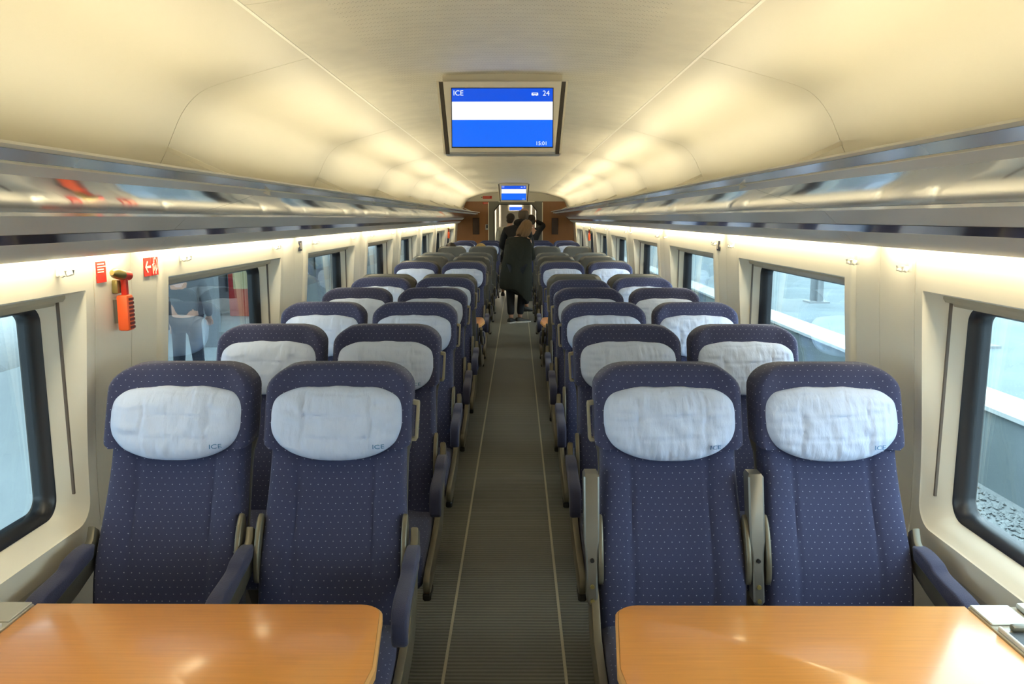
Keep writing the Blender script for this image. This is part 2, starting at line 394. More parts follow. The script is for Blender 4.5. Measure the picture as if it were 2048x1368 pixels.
# ------------------------------------------------------------------ luggage racks
def rack(sx, zo, label):
    r = thing('luggage_rack', label, 'luggage rack', (0, 0, 0), 0, 'luggage racks along the carriage')
    P = lambda pts: [(sx * x, z + zo) for x, z in pts]
    # front rail
    fr = [(.757, 1.786), (.759, 1.791), (.765, 1.792), (.772, 1.787), (.790, 1.777), (.790, 1.772), (.767, 1.783)]
    MB().prism(P([(.757, 1.786), (.759, 1.791), (.765, 1.792), (.776, 1.787), (.772, 1.7815), (.7655, 1.7805)]), 'y', YS, YE - 0.6).build('lip_rail', M_wall, r, 30)
    MB().prism(P([(.766, 1.7800), (.783, 1.7725), (.8005, 1.7645), (.806, 1.772), (.778, 1.786)]), 'y', YS, YE - 0.6).build('front_rail', M_rackf, r, 30)
    MB().prism(P([(.8005, 1.7640), (.803, 1.7610), (.8065, 1.7600), (.809, 1.7625), (.806, 1.770)]), 'y', YS, YE - 0.6).build('bright_edge', M_trim, r, 0)
    MB().prism(P([(.809, 1.7605), (.830, 1.7525), (.849, 1.7455), (.852, 1.752), (.811, 1.767)]), 'y', YS, YE - 0.6).build('lower_rail', M_rackl, r, 0)
    js = JOINTS + [YE - 0.6]
    js = [j for j in js if j <= YE - 0.6]
    for a, b in zip(js[:-1], js[1:]):
        und = [(.850, 1.748), (.887, 1.7348), (.9243, 1.7216), (.972, 1.7087), (1.023, 1.6947), (1.066, 1.6830)]
        MB().prism(P(und + [(1.066, 1.705), (1.0, 1.7125), (.93, 1.729), (.852, 1.756)]), 'y', a + .002, b - .002).build('underside_panel', M_rack, r, 30)
        MB().prism(P([(1.0665, 1.682), (1.085, 1.674), (1.085, 1.690), (1.0665, 1.704)]), 'y', a + .001, b - .001).build('rounded_lip', M_rackf, r, 0)
        MB().prism(P(catmull([(1.0855, 1.676), (1.112, 1.652), (1.137, 1.630)], 3) + [(1.150, 1.640), (1.0855, 1.69)]), 'y', a + .0015, b - .0015).build('service_panel', M_rackl, r, 30)
        MB().prism(P([(1.140, 1.6285), (1.158, 1.606), (1.170, 1.612), (1.150, 1.640)]), 'y', a, b).build('mirror_strip', M_mirror, r, 0)
        MB().prism(P(catmull([(1.1585, 1.6055), (1.19, 1.574), (1.222, 1.558)], 3) + [(1.232, 1.562), (1.18, 1.61)]), 'y', a + .0015, b - .0015).build('lamp_fascia', M_rackl, r, 30)
        # lamps: wall strip below, cove strip in the lip
        MB().prism(P([(1.234, 1.578), (1.262, 1.578), (1.262, 1.584), (1.234, 1.584)]), 'y', a + .06, b - .06).build('wall_lamp', M_strip, r, 0)
        MB().prism(P([(.812, 1.7795), (.842, 1.7805), (.8415, 1.7800), (.8125, 1.7790)]), 'y', a + .16, b - .16).build('cove_lamp', M_cove, r, 0)
        MB().prism(P([(.809, 1.7778), (.8455, 1.7788), (.8465, 1.7852), (.8475, 1.7852), (.8475, 1.7775), (.809, 1.7765)]), 'y', a + .10, b - .10).build('lamp_light_shield', M_rackl, r, 0)  # unseen tray added to block the lamp's downward and outward light
        # support arm from the ceiling side to the front rail, at the joint
    MB().prism(P([(.80, 1.7735), (.853, 1.7565), (.93, 1.730), (1.0, 1.716), (1.07, 1.708), (1.17, 1.645), (1.235, 1.60), (1.30, 1.60), (1.30, 1.62), (1.24, 1.72), (1.0, 1.74), (.853, 1.7600), (.80, 1.7760)]), 'y', YS, YE - 0.6).build('rack_floor', M_rackl, r, 0)
    for j in JOINTS[1:]:
        if j > YE - .7: continue
        m = MB(); m.loft([[(sx * x, j - .004 + dy, z + zo) for dy, (x, z) in ((0, (xa, za)), (0.012, (xa, za)), (0.012, (xa, za - .016)), (0, (xa, za - .016)))] for xa, za in ((1.152, 1.915), (.95, 1.824), (.80, 1.762))])
        m.build('support_arm', M_wall, r, 0)
    # tapered end piece before the end wall
    m = MB(); pf = [(.757, 1.786), (.765, 1.792), (1.235, 1.70), (1.235, 1.562), (1.14, 1.628), (1.066, 1.695), (.92, 1.722), (.85, 1.748)]
    m.loft([[(sx * x, YE - .6, z + zo) for x, z in pf], [(sx * (x * .93 + .085), YE - .01, z + zo) for x, z in pf]]); m.build('end_cap', M_rackf, r, 0)
    return r
rack(-1, -0.010, 'polished grey luggage rack above the windows on the orange hammer side')
rack(1, 0.010, 'polished grey luggage rack above the windows opposite the orange hammer')

# ------------------------------------------------------------------ end wall, doorway, next carriage
ew = struct(link('wall_end', None))
for sx in (-1, 1):
    MB().box(*sorted((sx * 0.60, sx * 1.46)), YE, YE + .05, 0, 2.02).build('veneer_panel', M_panelw, ew, 0)
    MB().rbox(*sorted((sx * .80, sx * .945)), YE - .012, YE, 1.30, 1.66, .004, 1).build('notice_board', M_poster, ew, 0)
    # chamfered portal side
    MB().prism([(sx * .60, 0), (sx * .60, 2.02), (sx * .0, 2.02), (sx * .0, 1.955), (sx * .36, 1.955), (sx * .47, 1.82), (sx * .47, 0)], 'y', YE - .03, YE + .12).build('portal_frame', M_greyp, ew, 0)
    MB().prism([(sx * .475, 0), (sx * .475, 1.825), (sx * .362, 1.965), (0, 1.965), (0, 1.945), (sx * .353, 1.945), (sx * .455, 1.815), (sx * .455, 0)], 'y', YE - .05, YE - .03).build('portal_seal', M_black, ew, 0)
    MB().box(*sorted((sx * .585, sx * .605)), YE - .035, YE - .02, 0.9, 2.0).build('portal_edge', M_trim, ew, 0)
MB().box(-1.46, 1.46, YE, YE + .05, 2.02, 2.42).build('bulkhead_panel', M_ceil, ew, 0)
MB().box(-.37, .42, YE - .05, YE - .02, 2.005, 2.03).build('painted_header_light', M_trim, ew, 0)  # pale unlit strip, its colour stands in for the door header light
sw = thing('wall_switch', 'small white switch on the brown end wall', 'switch', (-.635, YE, 1.46))
MB().rbox(-.03, .03, -.015, 0, -.06, .06, .006).build('plate', M_white, sw); MB().rbox(-.012, .022, -.022, -.015, -.02, .05, .003).build('rocker', M_black, sw)
# gangway and next carriage
Y2 = YE + 14
struct(MB().box(-1.46, 1.46, YE, Y2, -.06, 0).build('floor_gangway', M_carpet, None, 0))
for sx, s in ((-1, 'left'), (1, 'right')):
    struct(MB().box(*sorted((sx * 1.2, sx * 1.46)), YE + .12, Y2, 0, 2.3).build('wall_gangway_' + s, M_wall, None, 0))
    for y in (YE + .9, YE + 2.2):
        g = thing('grab_pole', 'white grab pole beyond the doorway, %s, %s' % ('hammer side' if sx < 0 else 'side opposite the hammer', 'close to the door' if y < YE + 2 else 'near the glass partition'), 'pole', (sx * (.36 if y < YE + 2 else .50), y, 0), 0, 'vestibule grab poles')
        MB().tube([(0, 0, 0.02), (0, 0, 2.08)], .022, 10).build('pole', M_white, g); MB().tube([(0, 0, 0), (0, 0, .02)], .04, 10).build('foot_flange', M_steel, g)
    pt = thing('glass_partition', 'framed glass partition beyond the doorway, ' + ('hammer side' if sx < 0 else 'side opposite the hammer'), 'partition', (sx * .86, YE + 2.6, 0), 0, 'vestibule partitions')
    MB().box(-.27, .27, -.012, .012, 0, .95).build('panel', M_panelw, pt, 0)
    MB().box(-.27, .27, -.004, .004, .95, 2.05).build('pane', M_glass, pt, 0)
    for x in (-.28, .28): MB().box(x - .015, x + .015, -.02, .02, 0, 2.1).build('post', M_trim, pt, 0)
struct(MB().box(-1.46, 1.46, YE + .12, Y2, 2.14, 2.2).build('ceiling_gangway', M_ceil, None, 0))
struct(MB().box(-1.46, 1.46, Y2, Y2 + .05, 0, 2.3).build('wall_gangway_end', M_lower, None, 0))
for y in (YE + 1.1, YE + 3.7, YE + 6.3, YE + 8.9):
    c = thing('ceiling_light', 'lit ceiling light of the next carriage, %s one beyond the doorway' % ('first' if y < YE + 2 else 'second' if y < YE + 4 else 'third' if y < YE + 7 else 'fourth'), 'light', (0, y, 2.14), 0, 'ceiling lights of the next carriage')
    for x in (-.75, .75):
        MB().box(x - .05, x + .05, -.9, .9, -.02, -.004).build('diffuser', mat('next_car_lamp', (1, 1, 1), .5, emit=(1, .90, .72), estr=24), c, 0)
    MB().box(-.82, .82, -.92, .92, -.004, 0).build('tray', M_white, c, 0)

# ------------------------------------------------------------------ information screens
def screen(Y, label, zoff=0.0, simple=False):
    t = thing('information_screen', label, 'screen', (-.016, Y, 0 + zoff), 0, 'information screens')
    hz0, hz1 = 1.917, 2.198
    MB().prism([(-.236, hz0), (.236, hz0), (.262, hz1), (-.262, hz1)], 'y', .012, .16, .004).build('housing', M_tvf, t, 30)
    MB().prism([(-.212, hz0 + .004), (.212, hz0 + .004), (.236, hz1 - .002), (-.236, hz1 - .002)], 'y', -.006, .02, .003).build('bezel', M_tvf, t, 30)
    for s in (-1, 1):
        MB().prism([(s * .2135, hz0 - .002), (s * .229, hz0 - .002), (s * .2535, hz1 - .002), (s * .237, hz1 - .002)], 'y', .004, .014).build('side_groove', M_tvg, t, 0)
        MB().prism([(s * .2285, hz0), (s * .236, hz0), (s * .262, hz1), (s * .2535, hz1)], 'y', -.004, .014).build('side_flange', M_trim, t, 0)
    MB().box(-.24, .24, .03, .15, hz1, hz1 + .035).build('ceiling_mount', M_ceil, t, 0)
    d = MB().box(-.2035, .2035, -.009, -.004, 1.938, 2.171).build('display', M_black, t, 0)
    x0, x1, z0, z1 = -.2005, .2005, 1.9425, 2.168
    zb, zt = z0 + (z1 - z0) * .462, z0 + (z1 - z0) * .775
    for nm, a, b, mm in (('blue_field', z0, zb, M_scrb2), ('white_band', zb, zt, M_scrw), ('blue_header', zt, z1, M_scrb)):
        MB().box(x0, x1, -.0098, -.009, a, b).build(nm, mm, d, 0)
    def put(txt, size, x, z, al):
        o = link('lettering', text_mesh(txt, size, M_scrw, 'lettering', al, .0), d, (x, -.0104, z)); o.rotation_euler = (math.pi / 2, 0, 0)
    put('ICE', .0285, x0 + .005, z1 - .027, 'LEFT'); put('24', .0285, x1 - .012, z1 - .028, 'RIGHT'); put('15:01', .0215, x1 - .020, z0 + .006, 'RIGHT')
    m = MB(); m.prism([(.116, z1 - .0265), (.117, z1 - .0165), (.142, z1 - .0165), (.143, z1 - .0265), (.139, z1 - .0265), (.137, z1 - .029), (.134, z1 - .0265), (.125, z1 - .0265), (.122, z1 - .029), (.120, z1 - .0265)], 'y', -.0108, -.0102)
    m.build('carriage_symbol', M_scrw, d, 0)
    MB().box(.121, .138, -.0112, -.0106, z1 - .0225, z1 - .0195).build('symbol_window', M_scrb, d, 0)
screen(3.3, 'large blue and white information screen hanging under the ceiling above the front seats')
screen(13.3, 'blue and white information screen hanging before the brown end wall', .01)
screen(26.0, 'small blue and white screen seen through the doorway in the next carriage', -.04)

# ------------------------------------------------------------------ seats
REC = 0.335
def recl(x, y, z): return (x, y + (z - .47) * REC, z)
def section(wd, t, z, f, n, r, yb):
    pts = []
    for i in range(n):
        u = -1 + 2 * i / (n - 1); u = math.copysign(abs(u) ** 0.85, u); x = wd * u
        e = max(0, (abs(x) - (wd - r)) / r); pts.append((x, f(x, wd) + r * (1 - math.sqrt(max(0, 1 - e * e))), z))
    return pts + [(wd, t - .012 + yb, z), (wd - .02, t + yb, z), (-(wd - .02), t + yb, z), (-wd, t - .012 + yb, z)]
def f_back(x, wd):
    a = abs(x); y = 0.010 * (1 - (min(a, .118) / .118) ** 2)
    y += .007 * math.exp(-((a - .119) / .006) ** 2)
    if a > .119: y -= .016 * math.sin(min(1, (a - .119) / (wd - .119)) * math.pi * .8)
    return y
def f_head(x, wd): return -.006 - .022 * sm(.13, .215, abs(x))
def make_backrest():
    m = MB(); S = []
    for i in range(24):
        z = .42 + (.985 - .42) * i / 23
        wd = .2215 - .0135 * sm(.55, .93, z); lum = -.022 * math.exp(-((z - .62) / .12) ** 2) + .008 * sm(.75, .95, z)
        S.append([(x, y + lum, zz) for x, y, zz in section(wd, .085, z, f_back, 41, .022, 0)])
    return m.loft(S).xf(recl).mesh('backrest', M_fabric, 60)
HW, HT, HR = .2285, 1.205, .085
def head_w(z, W=HW, T=HT, R=HR):
    return W if z < T - R else W - R + R * math.sqrt(max(0, 1 - ((z - (T - R)) / R) ** 2))
def make_head():
    m = MB(); S = []; zs = [.955, .958, .965] + [.98 + i * .02 for i in range(8)] + [HT - HR * (1 - math.sin(a * math.pi / 2 / 8)) for a in range(1, 9)]
    for z in zs:
        wd = head_w(z); k = sm(.955, .968, z); tp = max(0, (z - (HT - .03)) / .03)
        th = .095; sq = .5 * (1 - math.sqrt(max(0, 1 - tp * tp)))
        sec = section(wd - .012 * (1 - k), th, z, f_head, 33, .02, 0)
        S.append([(x, .04 + (y - .04) * (1 - sq * .9), zz - .016 * (x / HW) ** 2 * sm(HT - HR, HT, z)) for x, y, zz in sec])
    return m.loft(S).xf(recl).mesh('headrest', M_fabric, 60)
PZ0, PZ1, PW = .920, 1.137, .208
def pil_w(v):   # half width of the pillow at v in -1..1
    return (1 - abs(v) ** 4.2) ** (1 / 3.0) if v > 0 else (1 - abs(v) ** 2.3) ** (1 / 2.3)
def pil_y(x, z, seed):
    zc = PZ0 + (PZ1 - PZ0) * .56; v = (z - zc) / (PZ1 - zc) if z > zc else (z - zc) / (zc - PZ0); v = max(-1, min(1, v))
    wd = max(1e-5, PW * pil_w(v)); u = max(-1, min(1, x / wd))
    b = (1 - abs(u) ** 3.2) ** .55 * (1 - abs(v) ** 3.0) ** .55
    y = -.012 - .046 * b - .012 * sm(.10, .2, abs(x)) * b
    # stitched seams
    sv = [(-.098, .0045), (.108, .0045)]
    for s, w_ in sv: y += .0060 * b * math.exp(-((x - s - .004 * math.sin(z * 60 + seed)) / w_) ** 2)
    if -.098 < x < .108:
        for s in (1.058, .993, 1.122): y += .0050 * b * math.exp(-((z - s - .003 * math.sin(x * 20 + seed * 2)) / .0035) ** 2)
    # gathers and creases
    n1 = noise.noise(Vector((x * 75 + seed * 7, z * 13, seed))); n2 = noise.noise(Vector((x * 13, z * 62, seed + 9.3)))
    n3 = noise.noise(Vector((x * 24 + z * 15, z * 22 - x * 9, seed + 3.7)))
    y -= b * (.0085 * n1 * (.4 + .6 * sm(.2, .9, abs(v))) + .0070 * n2 * sm(.07, .13, abs(x)) + .0075 * n3)
    return y
def make_pillow(seed):
    m = MB(); nu, nv = 84, 52; rows = []
    zc = PZ0 + (PZ1 - PZ0) * .56
    for j in range(nv + 1):
        v = math.sin((-1 + 2 * j / nv) * math.pi / 2 * .995); z = zc + v * ((PZ1 - zc) if v > 0 else (zc - PZ0)); wd = PW * pil_w(v)
        wob = .0025 * math.sin(v * 9 + seed * 2)
        rows.append([(wd * math.sin((-1 + 2 * i / nu) * math.pi / 2), 0, z) for i in range(nu + 1)])
    vs = [(x, pil_y(x, z, seed), z + (.0025 * math.sin(x * 55 + seed * 4) * sm(.6, 1, (z - zc) / (PZ1 - zc)))) for r in rows for x, y, z in r]
    fs = [(j * (nu + 1) + i, j * (nu + 1) + i + 1, (j + 1) * (nu + 1) + i + 1, (j + 1) * (nu + 1) + i) for j in range(nv) for i in range(nu)]
    m.add(vs, fs)
    # back skin, so that it is a closed cushion
    m.add([(x * .985, .004, z) for r in rows for x, y, z in r][:], fs)
    n = (nu + 1) * (nv + 1); ring = [j * (nu + 1) for j in range(nv + 1)] + [nv * (nu + 1) + i for i in range(1, nu + 1)] + [j * (nu + 1) + nu for j in range(nv - 1, -1, -1)] + [i for i in range(nu - 1, 0, -1)]
    m.f += [(a, b, b + n, a + n) for a, b in zip(ring, ring[1:] + ring[:1])]
    return m.xf(recl).mesh('head_pillow', M_cloth, 0 or 70)
def make_letter(seed):
    me = text_mesh('ICE', .026, M_ink, 'lettering')
    for v in me.vertices:
        x = .116 + v.co.x; z = .962 + v.co.y * .75; v.co = Vector(recl(x, pil_y(x, z, seed) - .0032, z))
    return me
def make_shell():
    m = MB(); S = []
    zs = [.34, .345] + [.36 + i * .04 for i in range(19)] + [1.195 - HR * (1 - math.sin(a * math.pi / 2 / 8)) for a in range(1, 9)]
    for z in zs:
        wd = (.212 + .014 * sm(.9, .98, z)) if z < 1.195 - HR else head_w(z, .226, 1.195, HR); tp = max(0, (z - 1.165) / .03)
        t0, t1 = .082, .118 - .02 * sm(.34, .6, .94 - z) - .018 * (1 - math.sqrt(max(0, 1 - tp * tp)))
        n = 13; pts = []
        for i in range(n):
            x = wd * (-1 + 2 * i / (n - 1)); e = max(0, (abs(x) - (wd - .025)) / .025); pts.append((x, t1 - .022 * (1 - math.sqrt(max(0, 1 - e * e))) , z - .016 * (x / HW) ** 2 * sm(1.11, 1.195, z)))
        S.append(pts + [(wd, t0, z), (-wd, t0, z)])
    return m.loft(S).xf(recl).mesh('back_shell', M_shell, 45)
def make_cushion():
    m = MB().rbox(-.222, .222, -.485, .03, .33, .463, .035, 3)
    def f(x, y, z):
        if z > .40: z += -.012 * math.cos(x / .222 * math.pi / 2) * .6 + .012 * sm(-.1, -.42, y) * 0
        z += .02 * sm(.0, 1, (-y) / .48) * (z > .40)
        return (x, y, z)
    return m.xf(f).mesh('seat_cushion', M_fabric, 50)
def make_leg():
    m = MB().prism([(-.40, .33), (-.34, .33), (-.20, .06), (-.06, .30), (.0, .33), (.03, .30), (-.13, .03), (-.13, 0), (-.27, 0), (-.27, .03)], 'x', -.03, .03, .004)
    return m.mesh('pedestal', M_steel, 30)
def make_handle(a):
    m = MB(); z0, z1 = .965, 1.088
    y0, y1 = .030, .052
    m.prism([(a * (HW - .006), z1), (a * (HW + .019), z1 - .004), (a * (HW + .0215), z1 - .012), (a * (HW + .018), z0 + .008), (a * (HW + .013), z0), (a * (HW - .006), z0), (a * (HW - .006), z0 + .010), (a * (HW + .008), z0 + .011), (a * (HW + .012), z1 - .016), (a * (HW - .006), z1 - .012)], 'y', y0, y1, .0015)
    return m.xf(recl).mesh('grab_handle', M_hand, 40)
def make_hinge(a):
    m = MB(); pts = [(.018 + .034 * math.cos(t), .672 + .098 * math.sin(t)) for t in [2 * math.pi * i / 20 for i in range(20)]]
    m.prism(pts, 'x', *sorted((a * .212, a * .2285)), .005).xf(lambda x, y, z: (x, y + (z - .67) * REC + .03, z))
    return m.mesh('hinge_cover', M_champ, 45)
def make_side(a):
    pts = catmull([(.13, .60), (.05, .585), (-.03, .53), (-.10, .462), (-.30, .425), (-.47, .405), (-.505, .365), (-.47, .325), (-.30, .335), (-.08, .36), (.04, .41), (.10, .49)], 3)
    return MB().prism(pts, 'x', *sorted((a * .226, a * .250)), .004).mesh('side_panel', M_champ, 40)
def make_foot(a):
    return MB().rbox(*sorted((a * .222, a * .252)), -.49, -.40, .302, .332, .006, 1).mesh('end_stop', M_black, 30)
def make_arm_pad(a, xc, wd=.0215):
    pts = catmull([(.035, .690), (-.01, .692), (-.07, .683), (-.10, .668), (-.16, .662), (-.235, .655), (-.278, .635), (-.292, .59), (-.288, .545), (-.262, .538), (-.250, .575), (-.20, .605), (-.08, .632), (.02, .652)], 3)
    return MB().prism(pts, 'x', a * xc - wd, a * xc + wd, .008).mesh('arm_pad', M_pad, 50)
def make_arm_base(a, xc, wd=.012):
    pts = [(.085, .715), (.06, .735), (.045, .70), (.0, .668), (-.09, .638), (-.23, .588), (-.25, .55), (-.22, .535), (-.05, .575), (.06, .61), (.09, .66)]
    return MB().prism(pts, 'x', a * xc - wd, a * xc + wd, .005).mesh('arm_base', M_champ, 40)
def make_arm_up(a, xc):
    m = MB(); S = []
    for z, h, y0, y1 in ((.525, .011, -.030, .01), (.535, .0165, -.035, .012), (.63, .0165, -.034, .012), (.675, .0185, -.034, .014), (.705, .0225, -.034, .016), (.89, .0235, -.034, .02), (.898, .018, -.028, .02)):
        S.append([(a * xc - h, y0 + .004, z), (a * xc - h + .005, y0, z), (a * xc + h - .005, y0, z), (a * xc + h, y0 + .004, z), (a * xc + h, y1, z), (a * xc - h, y1, z)])
    return m.loft(S).xf(lambda x, y, z: (x, y + (z - .47) * REC * .75 - .0, z)).mesh('raised_armrest', M_steel, 35)
def make_bolts(a, xc, zs, mm, nm):
    m = MB()
    for z in zs:
        y = -.035 + (z - .47) * REC * .75; m.tube([(a * xc, y - .004, z), (a * xc, y + .004, z)], .0065, 10)
    return m.mesh(nm, mm, 30)
ME = {}
def g(key, fn, *a):
    if key not in ME: ME[key] = fn(*a)
    return ME[key]
cnt = [0]
def seat(X, Yc, away, aisle, label, group, arms='down', lettering=False):
    """aisle: +1/-1 = which world side the aisle lies on for an aisle seat, 0 for a window seat (wall side in arms)"""
    cnt[0] += 1
    wside = 0
    if isinstance(arms, tuple): arms, wside = arms
    t = thing('train_seat', label, 'seat', (X, Yc, 0), math.pi if away else 0, group)
    s = -1 if away else 1; sd = cnt[0] % 4
    link('backrest', g('back', make_backrest), t); link('headrest', g('head', make_head), t)
    pl = link('head_pillow', g(('pil', sd), make_pillow, sd), t); pl['label'] = 'pale blue cotton head pillow'
    if lettering: link('lettering', g(('ice', sd), make_letter, sd), pl)
    bs = link('back_shell', g('shell', make_shell), t); bs.scale.z = 1.012 if away else 1.0; link('seat_cushion', g('cush', make_cushion), t); link('pedestal', g('leg', make_leg), t)
    if aisle:
        a = aisle * s
        link('grab_handle', g(('han', a), make_handle, a), t); link('side_panel', g(('side', a), make_side, a), t)
        link('end_stop', g(('foot', a), make_foot, a), t); link('hinge_cover', g(('hin', a), make_hinge, a), t)
        for q in (a, -a):
            if q == -a: link('hinge_cover', g(('hin', q), make_hinge, q), t)
            if arms == 'down':
                b = link('armrest', g(('ab', q), make_arm_base, q, .250), t); link('arm_pad', g(('ap', q), make_arm_pad, q, .250), b)
            else:
                b = link('armrest', g(('au', q), make_arm_up, q, .2470), t); b['label'] = 'armrest folded upright'
                link('bolt', g(('bo', q), make_bolts, q, .2470, (.578, .538), M_brass, 'bolt'), b)
                link('bolt_hole', g(('bh', q), make_bolts, q, .2470, (.652,), M_black, 'bolt_hole'), b)
    else:
        a = wside * s
        b = link('armrest', g(('wb', a), make_arm_base, a, .232), t); link('arm_pad', g(('wp', a), make_arm_pad, a, .232, .024), b)
        link('hinge_cover', g(('hin', -a), make_hinge, -a), t)
    return t

ROWS = [ # crease Y, facing away, row phrase, group
    (2.245, 0, 'first row, facing the beech tables in the foreground'),
    (3.175, 0, 'second row from the beech foreground tables'),
    (4.110, 0, 'third row from the beech foreground tables'),
    (5.030, 0, 'fourth row from the beech foreground tables'),
    (5.960, 0, 'fifth row, back to back with grey shells'),
    (6.860, 1, 'first grey-shelled row beyond the blue rows'),
    (8.150, 0, 'blue row behind the small distant tables'),
    (8.950, 1, 'grey-shelled row back to back with the blue row'),
    (10.05, 1, 'second grey-shelled row towards the end wall'),
    (11.00, 1, 'third grey-shelled row towards the end wall'),
    (13.30, 1, 'last grey-shelled row beside the standing people'),
    (15.20, 0, 'last but one row at end wall'),
    (16.30, 0, 'last row at the brown end wall'),
]
for ri, (yc, away, ph) in enumerate(ROWS):
    for sx in (-1, 1):
        side = 'hammer side' if sx < 0 else 'side opposite hammer'
        for kind, X in (('window', 1.0155), ('aisle', .5155)):
            up = ri == 0 and sx > 0
            look = ('grey-backed ' if away else 'navy dotted ')
            seat(sx * X, yc - (.22 if ri == 4 and sx > 0 and kind == 'aisle' else 0), away, -sx if kind == 'aisle' else 0, '%s%s seat, %s, %s' % (look, kind, side, ph),
                 'grey-backed seats facing away' if away else 'navy seats facing the viewer', 'up' if up and kind == 'aisle' else ('down' if kind == 'aisle' else ('down', sx)), lettering=(not away and ri < 5))

# ------------------------------------------------------------------ tables
def table(sx, yc, label, console):
    t = thing('bay_table', label, 'table', (0, yc, 0), 0, 'beech tables between facing seats')
    d = .285; x0, x1 = .292, 1.165
    def outl(grow=0):
        pts = []
        r = .055
        for k in range(7):
            a = math.radians(90 + 90 * k / 6); pts.append((x0 + r + r * math.cos(a) - grow, d - r + r * math.sin(a) + grow))
        pts += [(x0 - .018 - grow, 0.06), (x0 - .024 - grow, 0), (x0 - .018 - grow, -.06)]
        for k in range(7):
            a = math.radians(180 + 90 * k / 6); pts.append((x0 + r + r * math.cos(a) - grow, -d + r + r * math.sin(a) - grow))
        return pts + [(x1, -d - grow), (x1, d + grow)]
    top = MB().prism([(sx * x, y) for x, y in outl()], 'z', .676, .700, .002).build('table_top', M_wood, t, 30)
    # solid wood lipping, sloped, a touch below the top
    o1 = outl(.0005)[:-2]; o2 = outl(.006)[:-2]; m = MB()
    o1 = [(1.165, d + .0005)] + o1 + [(1.165, -d - .0005)]; o2 = [(1.165, d + .006)] + o2 + [(1.165, -d - .006)]
    m.loft([[(sx * p[0], p[1], .6985), (sx * q[0], q[1], .692), (sx * q[0], q[1], .672), (sx * p[0], p[1], .672)] for p, q in zip(o1, o2)])
    m.build('edge_lipping', M_woode, t, 30)
    MB().prism([(sx * .52, .675), (sx * .60, .675), (sx * .66, .60), (sx * 1.24, .10), (sx * 1.32, .10), (sx * 1.32, .60), (sx * 1.24, .66)], 'y', -.04, .04, .006).build('support_bracket', M_steel, t, 30)
    if console:
        c = MB().rbox(*sorted((sx * 1.170, sx * 1.318)), -d, d, .60, .701, .006).build('wall_console', M_cons, t)
        MB().rbox(*sorted((sx * 1.174, sx * 1.270)), .185, d - .004, .701, .706, .002, 1).build('cover_plate', M_cons, c)
        MB().rbox(*sorted((sx * 1.185, sx * 1.272)), -.13, .150, .7005, .7045, .0015, 1).build('waste_bin_flap', M_black, c)
        MB().rbox(*sorted((sx * 1.176, sx * 1.184)), -.14, .165, .7005, .712, .002, 1).build('flap_rim', M_white, c)
        MB().rbox(*sorted((sx * 1.205, sx * 1.262)), .150, .172, .7005, .716, .006, 2).build('flap_handle', M_champ, c)
        MB().rbox(*sorted((sx * 1.284, sx * 1.310)), -.2, d - .01, .701, .716, .005, 2).build('ledge', M_white, c)
    return t
for sx in (-1, 1):
    sd = 'on the orange hammer side' if sx < 0 else 'opposite the orange hammer'
    table(sx, 1.60, 'large beech table with rounded corner in the foreground, ' + sd, True)
    table(sx, 7.500, 'small-looking beech table between distant facing seats, ' + sd, False)

# ------------------------------------------------------------------ wall fittings
def on_wall(sx, z): return sx * wx(z)
def hook(sx, y, lab):
    z = 1.512; t = thing('coat_hook', lab, 'hook', (on_wall(sx, z), y, z), 0, 'white coat hooks under the rack')
    s = -sx
    MB().rbox(*sorted((0, s * .012)), -.012, .012, -.020, .032, .004).build('base_plate', M_white, t)
    m = MB()
    for q in (-1, 1):
        m.tube([(s * .008, q * .005, -.006), (s * .022, q * .014, -.016), (s * .032, q * .020, -.012), (s * .034, q * .021, 0.0)], [.006, .006, .006, .005], 7)
    m.build('prong', M_white, t)
ph = {-1: 'on the orange hammer side', 1: 'opposite the orange hammer'}
for sx in (-1, 1):
    for k in range(0, 7):
        j = J0 + JP * k
        for dy, w_ in ((-.47 if sx < 0 else -.24, 'before'), (.38 if sx < 0 else .15, 'after')):
            if j + dy < YE - 1: hook(sx, j + dy, 'white coat hook just %s the %s pillar, %s' % (w_, ('first', 'second', 'third', 'fourth', 'fifth', 'sixth', 'seventh')[k], 'hammer side' if sx < 0 else 'side opposite the hammer'))
# emergency hammer on the pillar
def sign(name, label, cat, sx, y0, y1, z0, z1, mm):
    z = (z0 + z1) / 2; t = thing(name, label, cat, (on_wall(sx, z) + (sx * .012), (y0 + y1) / 2, z))
    hy, hz = (y1 - y0) / 2, (z1 - z0) / 2
    MB().box(*sorted((-sx * .001, -sx * .004)), -hy, hy, -hz, hz).build('plate', mm, t, 0)
    return t, -sx * .0048
L_ = J0
def hammer(sx, y, z, label, scale=1.0):
    t = thing('emergency_hammer', label, 'hammer', (on_wall(sx, z) + sx * .010, y, z)); s = -sx
    if True:
        MB().rbox(*sorted((s * .012, s * .050)), -.024, .024, -.085, .035, .008, 2).build('handle_grip', M_orange, t)
        gr = MB()
        for i in range(8): gr.box(*sorted((s * .047, s * .0525)), -.014, .018, -.078 + i * .0135, -.070 + i * .0135)
        gr.build('grip_rib', M_dred, t, 0)
        MB().rbox(*sorted((s * .022, s * .042)), -.006, .012, .03, .098, .004, 2).build('shaft', M_red, t)
        MB().rbox(*sorted((s * .0, s * .020)), -.022, .010, .040, .085, .004, 2).build('wall_bracket', M_brass, t)
        MB().tube([(s * .032, -.012, .102), (s * .032, .034, .096)], [.017, .016], 14).build('hammer_head', M_red, t)
        MB().tube([(s * .032, -.074, .113), (s * .032, -.055, .110), (s * .032, -.012, .103)], [.008, .017, .018], 14).build('striking_tip', M_brass, t)
        MB().box(*sorted((0, s * .014)), -.016, .016, -.06, .02).build('back_mount', M_steel, t, 0)
hammer(-1, 2.655, 1.372, 'orange emergency hammer on the pillar between two windows')
